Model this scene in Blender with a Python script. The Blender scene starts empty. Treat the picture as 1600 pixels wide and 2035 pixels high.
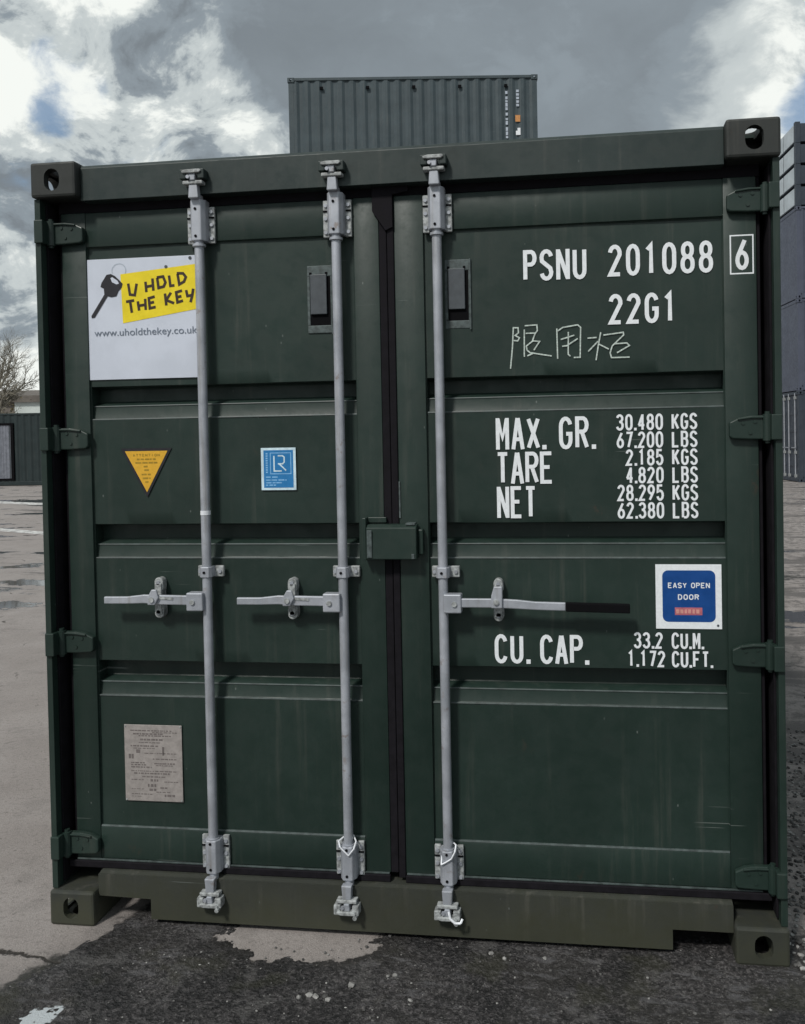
import bpy, bmesh, math, random
from mathutils import Vector, Matrix
random.seed(11)
SC = bpy.context.scene
COL = SC.collection
R = math.radians

# ------------------------------------------------------------------ camera
def look(yaw, pitch, roll):
    cy, sy, cp, sp = math.cos(yaw), math.sin(yaw), math.cos(pitch), math.sin(pitch)
    f = Vector((sy*cp, cy*cp, sp)); r = Vector((cy, -sy, 0)); u = r.cross(f)
    c, s = math.cos(roll), math.sin(roll)
    r2 = r*c + u*s; u2 = -r*s + u*c
    m = Matrix((r2, u2, -f)).transposed()
    return m.to_4x4()
cam_d = bpy.data.cameras.new('camera'); cam = bpy.data.objects.new('camera', cam_d); COL.objects.link(cam)
CAM = Vector((.613, -2.684, 1.644))
cam.matrix_world = Matrix.Translation(CAM) @ look(R(-7.35), R(-1.04), R(-1.03))
cam_d.sensor_fit = 'HORIZONTAL'; cam_d.sensor_width = 36; cam_d.lens = 36*1700/1600
cam_d.shift_x = (800-939)/1600; cam_d.shift_y = (898-1017.5)/1600
cam_d.clip_start = .05; cam_d.clip_end = 3000
SC.camera = cam
SC.view_settings.view_transform = 'Standard'; SC.view_settings.look = 'None'
SC.view_settings.exposure = 0; SC.view_settings.gamma = 1

# ------------------------------------------------------------------ node helper
class NT:
    def __init__(s, tree): s.t = tree; s.n = tree.nodes; s.l = tree.links
    def new(s, typ, **kw):
        n = s.n.new(typ)
        for k, v in kw.items(): setattr(n, k, v)
        return n
    def put(s, sock, v):
        if v is None: return
        if isinstance(v, bpy.types.NodeSocket): s.l.new(v, sock)
        else:
            if isinstance(v, (tuple, list)) and len(v) == 3 and sock.type == 'RGBA': v = (*v, 1)
            sock.default_value = v
    def m(s, op, a, b=None, c=None, clamp=False):
        n = s.new('ShaderNodeMath', operation=op); n.use_clamp = clamp
        for i, v in enumerate((a, b, c)):
            if v is not None: s.put(n.inputs[i], v)
        return n.outputs[0]
    def vm(s, op, a, b=None, scale=None):
        n = s.new('ShaderNodeVectorMath', operation=op); s.put(n.inputs[0], a)
        if b is not None: s.put(n.inputs[1], b)
        if scale is not None: n.inputs['Scale'].default_value = scale
        return n.outputs['Value'] if op in ('DOT_PRODUCT', 'LENGTH', 'DISTANCE') else n.outputs['Vector']
    def noise(s, vec, scale, detail=5, rough=.5, dist=0, w=None):
        n = s.new('ShaderNodeTexNoise')
        s.put(n.inputs['Vector'], vec); n.inputs['Scale'].default_value = scale
        n.inputs['Detail'].default_value = detail; n.inputs['Roughness'].default_value = rough
        n.inputs['Distortion'].default_value = dist
        return n.outputs['Fac']
    def vor(s, vec, scale, feature='F1'):
        n = s.new('ShaderNodeTexVoronoi', feature=feature); s.put(n.inputs['Vector'], vec)
        n.inputs['Scale'].default_value = scale
        return n.outputs['Distance']
    def mr(s, v, a, b, c=0., d=1., smooth=True):
        n = s.new('ShaderNodeMapRange'); n.interpolation_type = 'SMOOTHSTEP' if smooth else 'LINEAR'
        s.put(n.inputs[0], v); n.inputs[1].default_value = a; n.inputs[2].default_value = b
        n.inputs[3].default_value = c; n.inputs[4].default_value = d
        return n.outputs[0]
    def mix(s, f, a, b):
        n = s.new('ShaderNodeMix', data_type='RGBA'); s.put(n.inputs[0], f)
        s.put(n.inputs[6], a); s.put(n.inputs[7], b); return n.outputs[2]
    def map(s, vec, scale=(1, 1, 1), loc=(0, 0, 0), rot=(0, 0, 0)):
        n = s.new('ShaderNodeMapping'); s.put(n.inputs[0], vec)
        n.inputs[1].default_value = loc; n.inputs[2].default_value = rot; n.inputs[3].default_value = scale
        return n.outputs[0]
    def sep(s, vec):
        n = s.new('ShaderNodeSeparateXYZ'); s.put(n.inputs[0], vec); return n.outputs

# ------------------------------------------------------------------ world: clouded sky over the physical sky
SUN_EL, SUN_AZ = 48, 205          # azimuth clockwise from +Y: behind and to the left of the viewer
world = bpy.data.worlds.new('World'); SC.world = world; world.use_nodes = True
W = NT(world.node_tree); W.n.clear()
out = W.new('ShaderNodeOutputWorld'); bg = W.new('ShaderNodeBackground'); W.l.new(bg.outputs[0], out.inputs[0])
bg.inputs[1].default_value = .1
sky = W.new('ShaderNodeTexSky', sky_type='NISHITA'); sky.sun_disc = False
sky.sun_elevation = R(SUN_EL); sky.sun_rotation = R(SUN_AZ); sky.air_density = 1.2; sky.dust_density = 1.5
D = W.new('ShaderNodeTexCoord').outputs['Generated']
warp = W.new('ShaderNodeTexNoise'); warp.inputs['Scale'].default_value = 3.0; warp.inputs['Detail'].default_value = 4
W.put(warp.inputs['Vector'], D)
wv = W.vm('SCALE', W.vm('SUBTRACT', warp.outputs['Color'], (.5, .5, .5)), scale=.16)
DW = W.vm('ADD', D, wv)
D2 = W.map(DW, scale=(1, 1, 1.7))
big = W.noise(D2, 2.4, 8, .55)
fine = W.noise(D2, 7.5, 12, .62, .3)
fine2 = W.noise(W.map(DW, scale=(1, 1, 1.5), loc=(3.1, 1.7, .4)), 16, 10, .6, .2)
def blob(d, deg, soft):
    d = Vector(d).normalized()
    dot = W.vm('DOT_PRODUCT', W.vm('NORMALIZE', DW), tuple(d))
    return W.mr(dot, math.cos(R(deg+soft)), math.cos(R(max(deg-soft, .01))))
def add(*a):
    r = a[0]
    for x in a[1:]: r = W.m('ADD', r, x)
    return r
def mul(a, b): return W.m('MULTIPLY', a, b)
# brightness field of the cloud deck (0 dark rain cloud .. 1 sunlit white)
dark = add(blob((-.19, .88, .43), 6, 5), blob((-.06, .9, .43), 7, 5), blob((.06, .915, .41), 6, 5), mul(blob((.12, .95, .36), 4, 3), .25), mul(blob((-.28, .84, .45), 4, 3), .8))
dark = W.m('MINIMUM', dark, 1.0)
lite = add(blob((-.43, .82, .42), 6, 5), mul(blob((-.52, .80, .34), 5, 4), .9), mul(blob((.18, .915, .345), 4.5, 3), 1.6), mul(blob((-.575, .80, .10), 7, 4), .9),
           mul(blob((.23, .9, .37), 3, 3), .4))
greyp = add(mul(blob((-.555, .79, .22), 4.5, 3), 1.0), mul(blob((-.40, .85, .33), 4, 3), .7))
calm = W.m('SUBTRACT', 1.0, mul(dark, .72))
br = add(.44, mul(W.m('SUBTRACT', big, .5), 1.2), mul(mul(W.m('SUBTRACT', fine, .5), 3.3), calm), mul(mul(W.m('SUBTRACT', fine2, .5), 2.1), calm))
br = add(br, mul(dark, -.37), mul(lite, .33), mul(greyp, -.34))
# the deck is smoother inside the dark cloud
br = W.m('MAXIMUM', mul(br, .90), add(mul(dark, .06), mul(W.mr(fine, .3, .7), .10), mul(W.mr(big, .3, .7), .10)))
ramp = W.new('ShaderNodeValToRGB'); W.put(ramp.inputs[0], br)
cr = ramp.color_ramp; cr.interpolation = 'EASE'
cr.elements[0].position = 0; cr.elements[0].color = (2.0, 2.3, 2.55, 1)
cr.elements[1].position = 1; cr.elements[1].color = (9.2, 9.5, 9.1, 1)
e = cr.elements.new(.35); e.color = (2.7, 3.15, 3.5, 1)
e = cr.elements.new(.65); e.color = (5.6, 6.1, 6.15, 1)
# gaps of blue between the clouds
gapn = W.noise(W.map(DW, scale=(1, 1, 1.6), loc=(7, 2, 1)), 5.0, 8, .6, .3)
gap = add(gapn, mul(blob((-.50, .785, .37), 2.0, 1.6), .22), mul(blob((.235, .915, .325), 2.4, 2), .3), mul(blob((-.53, .79, .30), 2.0, 2.4), .14),
          mul(blob((-.43, .83, .29), 2.5, 2), .14), mul(blob((-.57, .80, .255), 1.5, 2), .02), mul(dark, -.3))
gap = W.mr(gap, .66, .80, 0, .85)
blue = W.mix(.35, W.vm('SCALE', sky.outputs[0], scale=1.0), (2.6, 4.0, 6.0))
skycol = W.mix(gap, ramp.outputs[0], blue)
# thinner, brighter cloud on the sun's side of the sky
sd = Vector((math.sin(R(SUN_AZ))*math.cos(R(SUN_EL)), math.cos(R(SUN_AZ))*math.cos(R(SUN_EL)), math.sin(R(SUN_EL))))
sdot = W.vm('DOT_PRODUCT', D, tuple(sd))
glow = W.mr(sdot, -.15, 1.0, 1.0, 1.15)
sc_ = W.new('ShaderNodeVectorMath', operation='SCALE'); W.put(sc_.inputs[0], skycol); W.l.new(glow, sc_.inputs['Scale'])
W.l.new(sc_.outputs[0], bg.inputs[0])

sun_d = bpy.data.lights.new('sun', 'SUN'); sun_d.energy = 2.6; sun_d.angle = R(8); sun_d.color = (1, .97, .92)
sun = bpy.data.objects.new('sun', sun_d); COL.objects.link(sun)
sun.rotation_euler = (-sd).to_track_quat('-Z', 'Y').to_euler()

# ------------------------------------------------------------------ materials
def pmat(name):
    m = bpy.data.materials.new(name); m.use_nodes = True
    t = NT(m.node_tree); b = m.node_tree.nodes['Principled BSDF']
    return m, t, b
def OC(t): return t.new('ShaderNodeTexCoord').outputs['Object']
def bump(t, b, h, strength, dist):
    n = t.new('ShaderNodeBump'); n.inputs['Strength'].default_value = strength; n.inputs['Distance'].default_value = dist
    t.put(n.inputs['Height'], h); t.l.new(n.outputs[0], b.inputs['Normal'])

def paint(name, base, dustcol=(.16, .15, .13), dust=.25, low=0, rough=.42, moss=None, rust=.35):
    m, t, b = pmat(name); o = OC(t)
    n1 = t.noise(o, 2.3, 6, .6); n2 = t.noise(o, 14, 6, .65); n3 = t.noise(t.map(o, scale=(30, 30, 1.6)), 1, 5, .6)
    c = t.mix(t.mr(n1, .35, .7), base, tuple(x*1.22+.002 for x in base))
    c = t.mix(t.mr(n2, .55, .8, 0, .5), c, tuple(x*.72 for x in base))
    d = t.m('MULTIPLY', t.mr(n3, .52, .78), t.mr(n1, .3, .65))
    c = t.mix(t.m('MULTIPLY', d, dust), c, dustcol)
    # fine chips and scratches
    v = t.vor(t.map(o, scale=(1, 1, .55)), 23)
    chip = t.m('MULTIPLY', t.mr(v, .03, .075, 1, 0), t.mr(t.noise(o, 5, 3), .54, .62))
    scr = t.m('MULTIPLY', t.mr(t.noise(t.map(o, scale=(3, 3, 140), rot=(0, R(12), 0)), 1, 2, .5), .70, .74), t.mr(t.noise(o, 3.3, 3), .56, .62))
    chip = t.m('MAXIMUM', chip, scr)
    c = t.mix(t.m('MULTIPLY', chip, .55), c, (.17, .19, .18))
    rn_ = t.m('MULTIPLY', t.mr(t.noise(t.map(o, scale=(1, 1, .6)), 9, 7, .7), .63, .70, 0, 1), t.mr(t.noise(o, 1.9, 3), .45, .62))
    c = t.mix(t.m('MULTIPLY', rn_, rust*.75), c, (.085, .042, .026))
    if low:
        z = t.sep(o)[2]
        k = t.mr(t.m('ADD', z, t.m('MULTIPLY', t.m('SUBTRACT', n2, .5), .25)), .02, low, 1, 0)
        c = t.mix(t.m('MULTIPLY', k, t.mr(n1, .2, .7, .35, .95)), c, moss or (.085, .078, .055))
    t.put(b.inputs['Base Color'], c)
    t.put(b.inputs['Roughness'], t.mr(n2, .3, .75, rough-.06, rough+.2))
    b.inputs['Specular IOR Level'].default_value = .4
    hh = t.m('ADD', t.m('MULTIPLY', n1, 1.0), t.m('MULTIPLY', t.noise(o, 60, 3), .03))
    bump(t, b, hh, .35, .006)
    return m
GREEN = (.0135, .0272, .0218)
M_green = paint('green paint', GREEN, dust=.16, low=.0)
M_doorg = paint('green door paint', GREEN, dust=.2, low=.24, moss=(.04, .05, .042))
M_sill = paint('sill paint under dried mud', (.031, .034, .028), dust=.45, low=.22, moss=(.043, .045, .028), rough=.6)
M_cast = paint('casting paint', (.024, .027, .025), dust=.4, low=.2, moss=(.050, .052, .034), rough=.55, rust=1)
M_head = paint('header paint', (.020, .031, .029), dust=.25)
M_cont = paint('distant green container paint', (.042, .060, .068), dust=.25)
M_contl = paint('dark green cabin paint', (.016, .026, .027), dust=.2)
M_blue = paint('blue grey container paint', (.072, .082, .115), dust=.25)
M_navy = paint('dark blue container paint', (.035, .045, .06), dust=.3)
M_pale = paint('pale worn grey paint', (.46, .51, .54), dustcol=(.3, .29, .3), dust=.6)

def simple(name, col, rough=.5, metal=0, var=.15, scale=40, bmp=0):
    m, t, b = pmat(name); o = OC(t)
    n = t.noise(o, scale, 5, .6)
    c = t.mix(t.mr(n, .3, .7), tuple(x*(1-var) for x in col), tuple(min(1, x*(1+var)) for x in col))
    t.put(b.inputs['Base Color'], c); b.inputs['Metallic'].default_value = metal
    t.put(b.inputs['Roughness'], t.mr(n, .3, .7, rough-.05, rough+.08))
    if bmp: bump(t, b, n, bmp, .002)
    return m
def galv():
    m, t, b = pmat('galvanised steel'); o = OC(t)
    v = t.vor(o, 55); n = t.noise(o, 12, 5, .6); s = t.noise(t.map(o, scale=(50, 50, 3)), 1, 4)
    c = t.mix(t.mr(n, .3, .7), (.34, .36, .40), (.47, .49, .54))
    c = t.mix(t.mr(v, .0, .9, .0, .35), c, (.38, .40, .43))
    c = t.mix(t.mr(s, .55, .75, 0, .5), c, (.25, .24, .23))
    c = t.mix(t.m('MULTIPLY', t.mr(t.noise(o, 31, 5, .7), .56, .68, 0, .6), t.mr(t.noise(o, 3.1, 3), .45, .6)), c, (.20, .13, .085))
    t.put(b.inputs['Base Color'], c); b.inputs['Metallic'].default_value = .35
    t.put(b.inputs['Roughness'], t.mr(n, .3, .7, .42, .6)); bump(t, b, n, .3, .002)
    return m
M_galv = galv()
M_galvd = simple('dull weathered zinc', (.33, .345, .345), .65, .2, .45, 70, .5)
M_rubber = simple('black door rubber', (.0095, .0085, .0110), .8, 0, .25, 30, .2)
M_rubber.node_tree.nodes['Principled BSDF'].inputs['Specular IOR Level'].default_value = .15
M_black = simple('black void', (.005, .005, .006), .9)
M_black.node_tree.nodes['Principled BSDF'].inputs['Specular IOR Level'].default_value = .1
M_white = simple('white lettering', (.82, .85, .88), .5, 0, .05, 90)
M_chalk = simple('white chalk', (.50, .57, .53), .9, 0, .3, 160)
M_board = simple('white sign board', (.60, .64, .73), .4, 0, .05, 8)
M_yel = simple('yellow print', (.84, .66, .012), .4, 0, .06, 20)
M_amber = simple('amber vinyl', (.72, .40, .03), .45, 0, .06, 60)
M_amberd = simple('amber small print', (.36, .22, .015), .45)
M_ink = simple('black ink', (.012, .011, .016), .5)
M_brown = simple('dark brown ink', (.035, .016, .006), .5)
M_greyi = simple('grey print', (.16, .19, .24), .5)
M_ring = simple('pale grey print', (.42, .47, .54), .5)
M_cyan = simple('light blue print', (.02, .19, .46), .4, 0, .06, 30)
M_cyanl = simple('pale blue print', (.22, .48, .78), .4)
M_cyanb = simple('pale blue border', (.62, .78, .86), .4)
M_navyp = simple('dark blue print', (.004, .06, .25), .35, 0, .08, 30)
M_red = simple('faded red print', (.45, .13, .16), .5)
M_plate = simple('oxidised approval plate', (.33, .30, .285), .5, .1, .12, 60, .2)
M_plated = simple('engraved plate text', (.15, .13, .125), .6)
M_vent = simple('grey vent flap', (.062, .072, .082), .55, 0, .15, 40)
M_rim = simple('worn pocket rim', (.07, .09, .09), .6, 0, .4, 60, .3)
M_seal = simple('white seal wire', (.78, .80, .84), .5)
M_edge = simple('light paint for edge highlights and drip edge', (.060, .078, .076), .5, 0, .35, 25)  # lighter tone that paints in the crease highlights; also on the drip edge
M_orange = simple('orange mark', (.55, .25, .08), .6)
M_glass = simple('grey shutter', (.17, .18, .21), .5, 0, .15, 6)
M_bark = simple('pale bare bark', (.19, .175, .14), .9, 0, .3, 6)
M_roofb = simple('brown roof sheet', (.13, .115, .10), .8, 0, .2, 2)
M_wallp = simple('pale render', (.55, .60, .58), .7, 0, .08, 1)
M_stone = simple('gravel stone', (.085, .083, .08), .8, 0, .8, 9)
M_hedge = simple('brown hedge', (.09, .075, .035), .9, 0, .4, 4)

# ------------------------------------------------------------------ mesh helpers
def tag(o, label=None, cat=None, group=None, kind=None):
    if label: o['label'] = label
    if cat: o['category'] = cat
    if group: o['group'] = group
    if kind: o['kind'] = kind
    return o
def empty(name, loc=(0, 0, 0), rz=0):
    o = bpy.data.objects.new(name, None); o.location = loc; o.rotation_euler = (0, 0, rz); COL.objects.link(o)
    o.empty_display_size = .1
    return o
class MB:
    def __init__(s): s.bm = bmesh.new(); s.mats = []
    def mi(s, mat):
        if mat not in s.mats: s.mats.append(mat)
        return s.mats.index(mat)
    def _mark(s): return set(s.bm.faces)
    def _set(s, before, mat):
        i = s.mi(mat)
        for f in s.bm.faces:
            if f not in before: f.material_index = i
    def box(s, x0, x1, y0, y1, z0, z1, mat, bev=0, rot=None):
        b = s._mark()
        m = Matrix.Translation(((x0+x1)/2, (y0+y1)/2, (z0+z1)/2)) @ (rot or Matrix()) @ Matrix.Diagonal((abs(x1-x0), abs(y1-y0), abs(z1-z0), 1))
        r = bmesh.ops.create_cube(s.bm, size=1, matrix=m)
        if bev:
            es = list({e for v in r['verts'] for e in v.link_edges})
            bmesh.ops.bevel(s.bm, geom=es, offset=bev, segments=2, affect='EDGES', profile=.5)
        s._set(b, mat); return s
    def prism(s, pts, axis, a, c, mat, bev=0):
        # pts: 2-D polygon; axis 'x' -> (y,z), 'y' -> (x,z), 'z' -> (x,y)
        b = s._mark()
        def P(p, q): return (q, p[0], p[1]) if axis == 'x' else (p[0], q, p[1]) if axis == 'y' else (p[0], p[1], q)
        v0 = [s.bm.verts.new(P(p, a)) for p in pts]; v1 = [s.bm.verts.new(P(p, c)) for p in pts]
        n = len(pts); fs = [s.bm.faces.new(v0), s.bm.faces.new(v1)]
        for i in range(n): fs.append(s.bm.faces.new((v0[i], v0[(i+1) % n], v1[(i+1) % n], v1[i])))
        bmesh.ops.recalc_face_normals(s.bm, faces=fs)
        if bev:
            bmesh.ops.bevel(s.bm, geom=list({e for f in fs for e in f.edges}), offset=bev, segments=2, affect='EDGES', profile=.5)
        s._set(b, mat); return s
    def cyl(s, p0, p1, r, mat, seg=16, r2=None):
        p0 = Vector(p0); p1 = Vector(p1); d = p1-p0
        q = d.to_track_quat('Z', 'Y').to_matrix(); r2 = r if r2 is None else r2
        i = s.mi(mat); A_ = []; B_ = []
        for k in range(seg):
            u = q @ Vector((math.cos(6.283185*k/seg), math.sin(6.283185*k/seg), 0))
            A_.append(s.bm.verts.new(p0+u*r)); B_.append(s.bm.verts.new(p1+u*r2))
        for k in range(seg):
            j = (k+1) % seg; s.bm.faces.new((A_[k], A_[j], B_[j], B_[k])).material_index = i
        s.bm.faces.new(A_[::-1]).material_index = i; s.bm.faces.new(B_).material_index = i
        return s
    def tube(s, pts, r, mat, seg=6):
        for a, c in zip(pts, pts[1:]): s.cyl(a, c, r, mat, seg)
        return s
    def poly(s, pts, mat):
        f = s.bm.faces.new([s.bm.verts.new(p) for p in pts]); f.material_index = s.mi(mat); return s
    def ngon_y(s, pts, y, mat):      # facing -Y
        a = sum(pts[i][0]*pts[(i+1) % len(pts)][1]-pts[(i+1) % len(pts)][0]*pts[i][1] for i in range(len(pts)))
        if a < 0: pts = pts[::-1]
        return s.poly([(p[0], y, p[1]) for p in pts], mat)
    def ribbon(s, pts, w, y, mat, closed=False):
        P = [Vector(p) for p in pts]; n = len(P); L = []; Rr = []
        for i in range(n):
            if closed: a, c = P[i-1], P[(i+1) % n]
            else: a, c = (P[i-1] if i else None), (P[i+1] if i < n-1 else None)
            d1 = (P[i]-a).normalized() if a is not None else None
            d2 = (c-P[i]).normalized() if c is not None else None
            d1 = d1 or d2; d2 = d2 or d1
            t = d1+d2
            t = t.normalized() if t.length > 1e-4 else d1
            nn = Vector((-t.y, t.x)); k = max(.45, abs(nn.dot(Vector((-d1.y, d1.x)))))
            L.append(P[i]+nn*w/2/k); Rr.append(P[i]-nn*w/2/k)
        mi = s.mi(mat)
        vl = [s.bm.verts.new((p.x, y, p.y)) for p in L]; vr = [s.bm.verts.new((p.x, y, p.y)) for p in Rr]
        rng = range(n) if closed else range(n-1)
        for i in rng:
            j = (i+1) % n
            f = s.bm.faces.new((vr[i], vr[j], vl[j], vl[i])); f.material_index = mi
        return s
    def build(s, name, parent=None, smooth=False):
        me = bpy.data.meshes.new(name); s.bm.normal_update(); s.bm.to_mesh(me); s.bm.free()
        for m in s.mats: me.materials.append(m)
        if smooth:
            me.polygons.foreach_set('use_smooth', [True]*len(me.polygons))
            me.set_sharp_from_angle(angle=R(35))
        o = bpy.data.objects.new(name, me); COL.objects.link(o); o.parent = parent
        return o
def copy_tree(o, parent=None):
    c = o.copy(); COL.objects.link(c); c.parent = parent
    for ch in [x for x in bpy.data.objects if x.parent == o and x.name in ORIG]: copy_tree(ch, c)
    return c
ORIG = set()

# ------------------------------------------------------------------ stroke lettering
def arc(cx, cy, rx, ry, a0, a1, n=7):
    return [(cx+rx*math.cos(R(a0+(a1-a0)*i/n)), cy+ry*math.sin(R(a0+(a1-a0)*i/n))) for i in range(n+1)]
# glyphs in a box 0..1 by 0..1 (stroke centre lines)
q = .30   # corner height of round letters
def rr(x0, x1, y0, y1, rx=.5, ry=q):
    cx = (x0+x1)/2
    return arc(cx, y1-ry, (x1-x0)/2, ry, 180, 0, 8)+arc(cx, y0+ry, (x1-x0)/2, ry, 0, -180, 8)
G = {
 'P': [[(0, 0), (0, 1), (.6, 1)]+arc(.6, .77, .4, .23, 80, -80, 6)+[(.6, .54), (.19, .54)]],
 'S': [arc(.5, .77, .5, .23, 10, 180, 7)+[(.04, .64), (.9, .38)]+arc(.5, .23, .5, .23, 0, -170, 7)],
 'N': [[(0, -.05), (0, 1.05)], [(.03, 1), (.97, 0)], [(1, -.05), (1, 1.05)]],
 'U': [[(0, 1)]+arc(.5, .25, .5, .25, 180, 360, 8)+[(1, 1)]],
 '2': [arc(.5, .75, .5, .25, 170, -10, 8)+[(0, .0), (1, 0)]],
 '0': ['c', rr(0, 1, 0, 1)],
 '1': [[(.12, .84), (.5, 1), (.5, 0)]],
 '8': ['c', rr(.06, .94, .53, 1, ry=.2), 'c', rr(0, 1, 0, .53, ry=.22)],
 '6': ['c', arc(.5, .28, .5, .28, 180, -162, 14), [(.80, 1), (.08, .44)]],
 '9': ['c', arc(.5, .72, .5, .28, 0, -342, 14), [(.20, 0), (.92, .56)]],
 'G': [arc(.5, .72, .5, .28, 15, 180, 8)+arc(.5, .27, .5, .27, 180, 360, 8)+[(1, .47), (.55, .47)]],
 'M': [[(0, -.05), (0, 1.05)], [(.04, 1), (.5, .36), (.96, 1)], [(1, 1.05), (1, -.05)]],
 'A': [[(0, -.05), (.47, 1.04)], [(.53, 1.04), (1, -.05)], [(.2, .3), (.8, .3)]],
 'X': [[(0, 0), (1, 1)], [(0, 1), (1, 0)]],
 'R': [[(0, 0), (0, 1), (.6, 1)]+arc(.6, .77, .4, .23, 80, -80, 6)+[(.6, .54), (.19, .54)], [(.5, .52), (1, 0)]],
 'T': [[(0, 1), (1, 1)], [(.5, .97), (.5, 0)]],
 'E': [[(1, 1), (0, 1), (0, 0), (1, 0)], [(.03, .52), (.8, .52)]],
 '3': [arc(.45, .77, .5, .23, 165, -80, 8)+[(.35, .53)], [(.35, .54)]+arc(.45, .27, .55, .27, 80, -165, 8)],
 '4': [[(.72, -.04), (.72, 1.04)], [(.70, .98), (.02, .28)], [(-.06, .28), (1.06, .28)]],
 '7': [[(0, 1), (1, 1), (.35, 0)]],
 '5': [[(.9, 1), (.1, 1), (.05, .57)]+arc(.48, .32, .52, .32, 120, -165, 9)],
 'K': [[(0, 0), (0, 1)], [(1, 1), (.05, .4)], [(.32, .58), (1, 0)]],
 'L': [[(0, 1), (0, 0), (1, 0)]],
 'B': [[(0, 0), (0, 1), (.6, 1)]+arc(.6, .77, .36, .23, 80, -80, 6)+[(.19, .54)], [(.6, .54)]+arc(.6, .27, .4, .27, 80, -80, 6)+[(.6, 0), (.19, 0)]],
 'C': [arc(.5, .72, .5, .28, 15, 180, 8)+arc(.5, .28, .5, .28, 180, 345, 8)],
 'F': [[(1, 1), (0, 1), (0, 0)], [(.03, .52), (.8, .52)]],
 'H': [[(0, 0), (0, 1)], [(1, 0), (1, 1)], [(.03, .5), (.97, .5)]],
 'O': ['c', rr(0, 1, 0, 1)],
 'D': ['c', [(0, 0), (0, 1), (.5, 1)]+arc(.5, .5, .5, .5, 80, -80, 8)+[(.5, 0)]],
 'Y': [[(0, 1), (.5, .5), (1, 1)], [(.5, .52), (.5, 0)]],
 'I': [[(.5, 0), (.5, 1)]],
}
def text(mb, s, x, z, h, gw, pitch, sw, y, mat, dot=.5, spc=.75, rot=0, org=None, jit=0):
    """x,z: lower left of the text's visible box"""
    k = [0]; rnd = random.Random(len(s)*7+ord(s[0]))
    def T(px, pz):
        if rot and org:
            dx, dz = px-org[0], pz-org[1]
            return (org[0]+dx*math.cos(rot)-dz*math.sin(rot), org[1]+dx*math.sin(rot)+dz*math.cos(rot))
        return (px, pz)
    cx = x
    for ch in s:
        if ch == ' ': cx += pitch*spc; continue
        if ch == '.':
            mb.ngon_y([T(cx, z), T(cx+sw*1.1, z), T(cx+sw*1.1, z+sw*1.15), T(cx, z+sw*1.15)], y, mat); cx += pitch*dot; continue
        closed = False; jz = rnd.uniform(-jit, jit)*h; js = 1+rnd.uniform(-jit, jit)
        for st in G[ch]:
            if st == 'c': closed = True; continue
            pts = [T(cx+sw/2+p[0]*(gw-sw), z+jz+sw/2+p[1]*(h*js-sw)) for p in st]
            mb.ribbon(pts, sw, y-k[0]*.00004, mat, closed); closed = False; k[0] = (k[0]+1) % 6
        cx += pitch
    return cx
def blender_text(s, x, z, size, y, xs=1.0):
    """outline of a plain sans text as 2-D mesh faces at depth y"""
    cu = bpy.data.curves.new('t', 'FONT'); cu.body = s; cu.size = size
    o = bpy.data.objects.new('t', cu); COL.objects.link(o)
    bpy.context.view_layer.update()
    me = bpy.data.meshes.new_from_object(o.evaluated_get(bpy.context.evaluated_depsgraph_get()))
    bpy.data.objects.remove(o); bpy.data.curves.remove(cu)
    me.transform(Matrix(((xs, 0, 0, x), (0, 0, 0, y), (0, 1, 0, z), (0, 0, 0, 1))))
    return me
def dashes(mb, x0, x1, z, h, y, mat, rnd, wmin=.006, wmax=.022):
    x = x0
    while x < x1-.003:
        w = min(rnd.uniform(wmin, wmax), x1-x)
        mb.ngon_y([(x, z), (x+w, z), (x+w, z+h), (x, z+h)], y, mat); x += w+rnd.uniform(.002, .005)

# ------------------------------------------------------------------ ground
gm, t, b = pmat('yard concrete and asphalt'); o = OC(t)
sx, sy, sz = t.sep(o)
nA = t.noise(o, .35, 6, .6, .4); nB = t.noise(o, 1.7, 8, .62, .5); nC = t.noise(o, 9, 8, .65); nD = t.noise(o, 55, 6, .7); nE = t.noise(o, 210, 4, .7)
dry = t.mix(t.mr(nB, .3, .7), (.275, .246, .230), (.345, .313, .297))
dry = t.mix(t.mr(nC, .35, .75, 0, .55), dry, (.28, .25, .235))
dry = t.mix(t.mr(nD, .48, .72, 0, .7), dry, (.16, .145, .135))
dry = t.mix(t.mr(t.noise(o, 4.6, 6, .7), .5, .66, 0, .45), dry, (.20, .183, .172))
dry = t.mix(t.mr(t.noise(o, 24, 5, .75), .60, .68, 0, .75), dry, (.11, .10, .092))
dry = t.mix(t.mr(nE, .54, .66, 0, .7), dry, (.47, .44, .415))
dry = t.mix(t.mr(nE, .45, .36, 0, .55), dry, (.15, .135, .125))
def A(*a):
    r_ = a[0]
    for x_ in a[1:]: r_ = t.m('ADD', r_, x_)
    return r_
def X(a, c): return t.m('MULTIPLY', a, c)
mud = t.mix(t.mr(nC, .35, .7), (.017, .016, .016), (.036, .034, .031))
mud = t.mix(t.mr(nD, .48, .70, 0, .85), mud, (.062, .057, .054))
mud = t.mix(t.mr(t.noise(o, 95, 4, .7), .54, .62, 0, .6), mud, (.010, .010, .010))
mud = t.mix(X(t.mr(nE, .60, .76, 0, .7), t.mr(nB, .4, .6, .25, 1)), mud, (.11, .105, .10))
stk = t.noise(t.map(o, scale=(9, 26, 1), rot=(0, 0, R(-32))), 1.3, 7, .7, .6)
mud = t.mix(X(t.mr(stk, .52, .68, 0, .8), t.mr(nB, .44, .6)), mud, (.085, .082, .084))
mud = t.mix(t.m('MULTIPLY', t.mr(t.noise(o, 4.3, 5), .55, .68), t.mr(nD, .35, .6, 0, .5)), mud, (.034, .036, .018))
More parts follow.
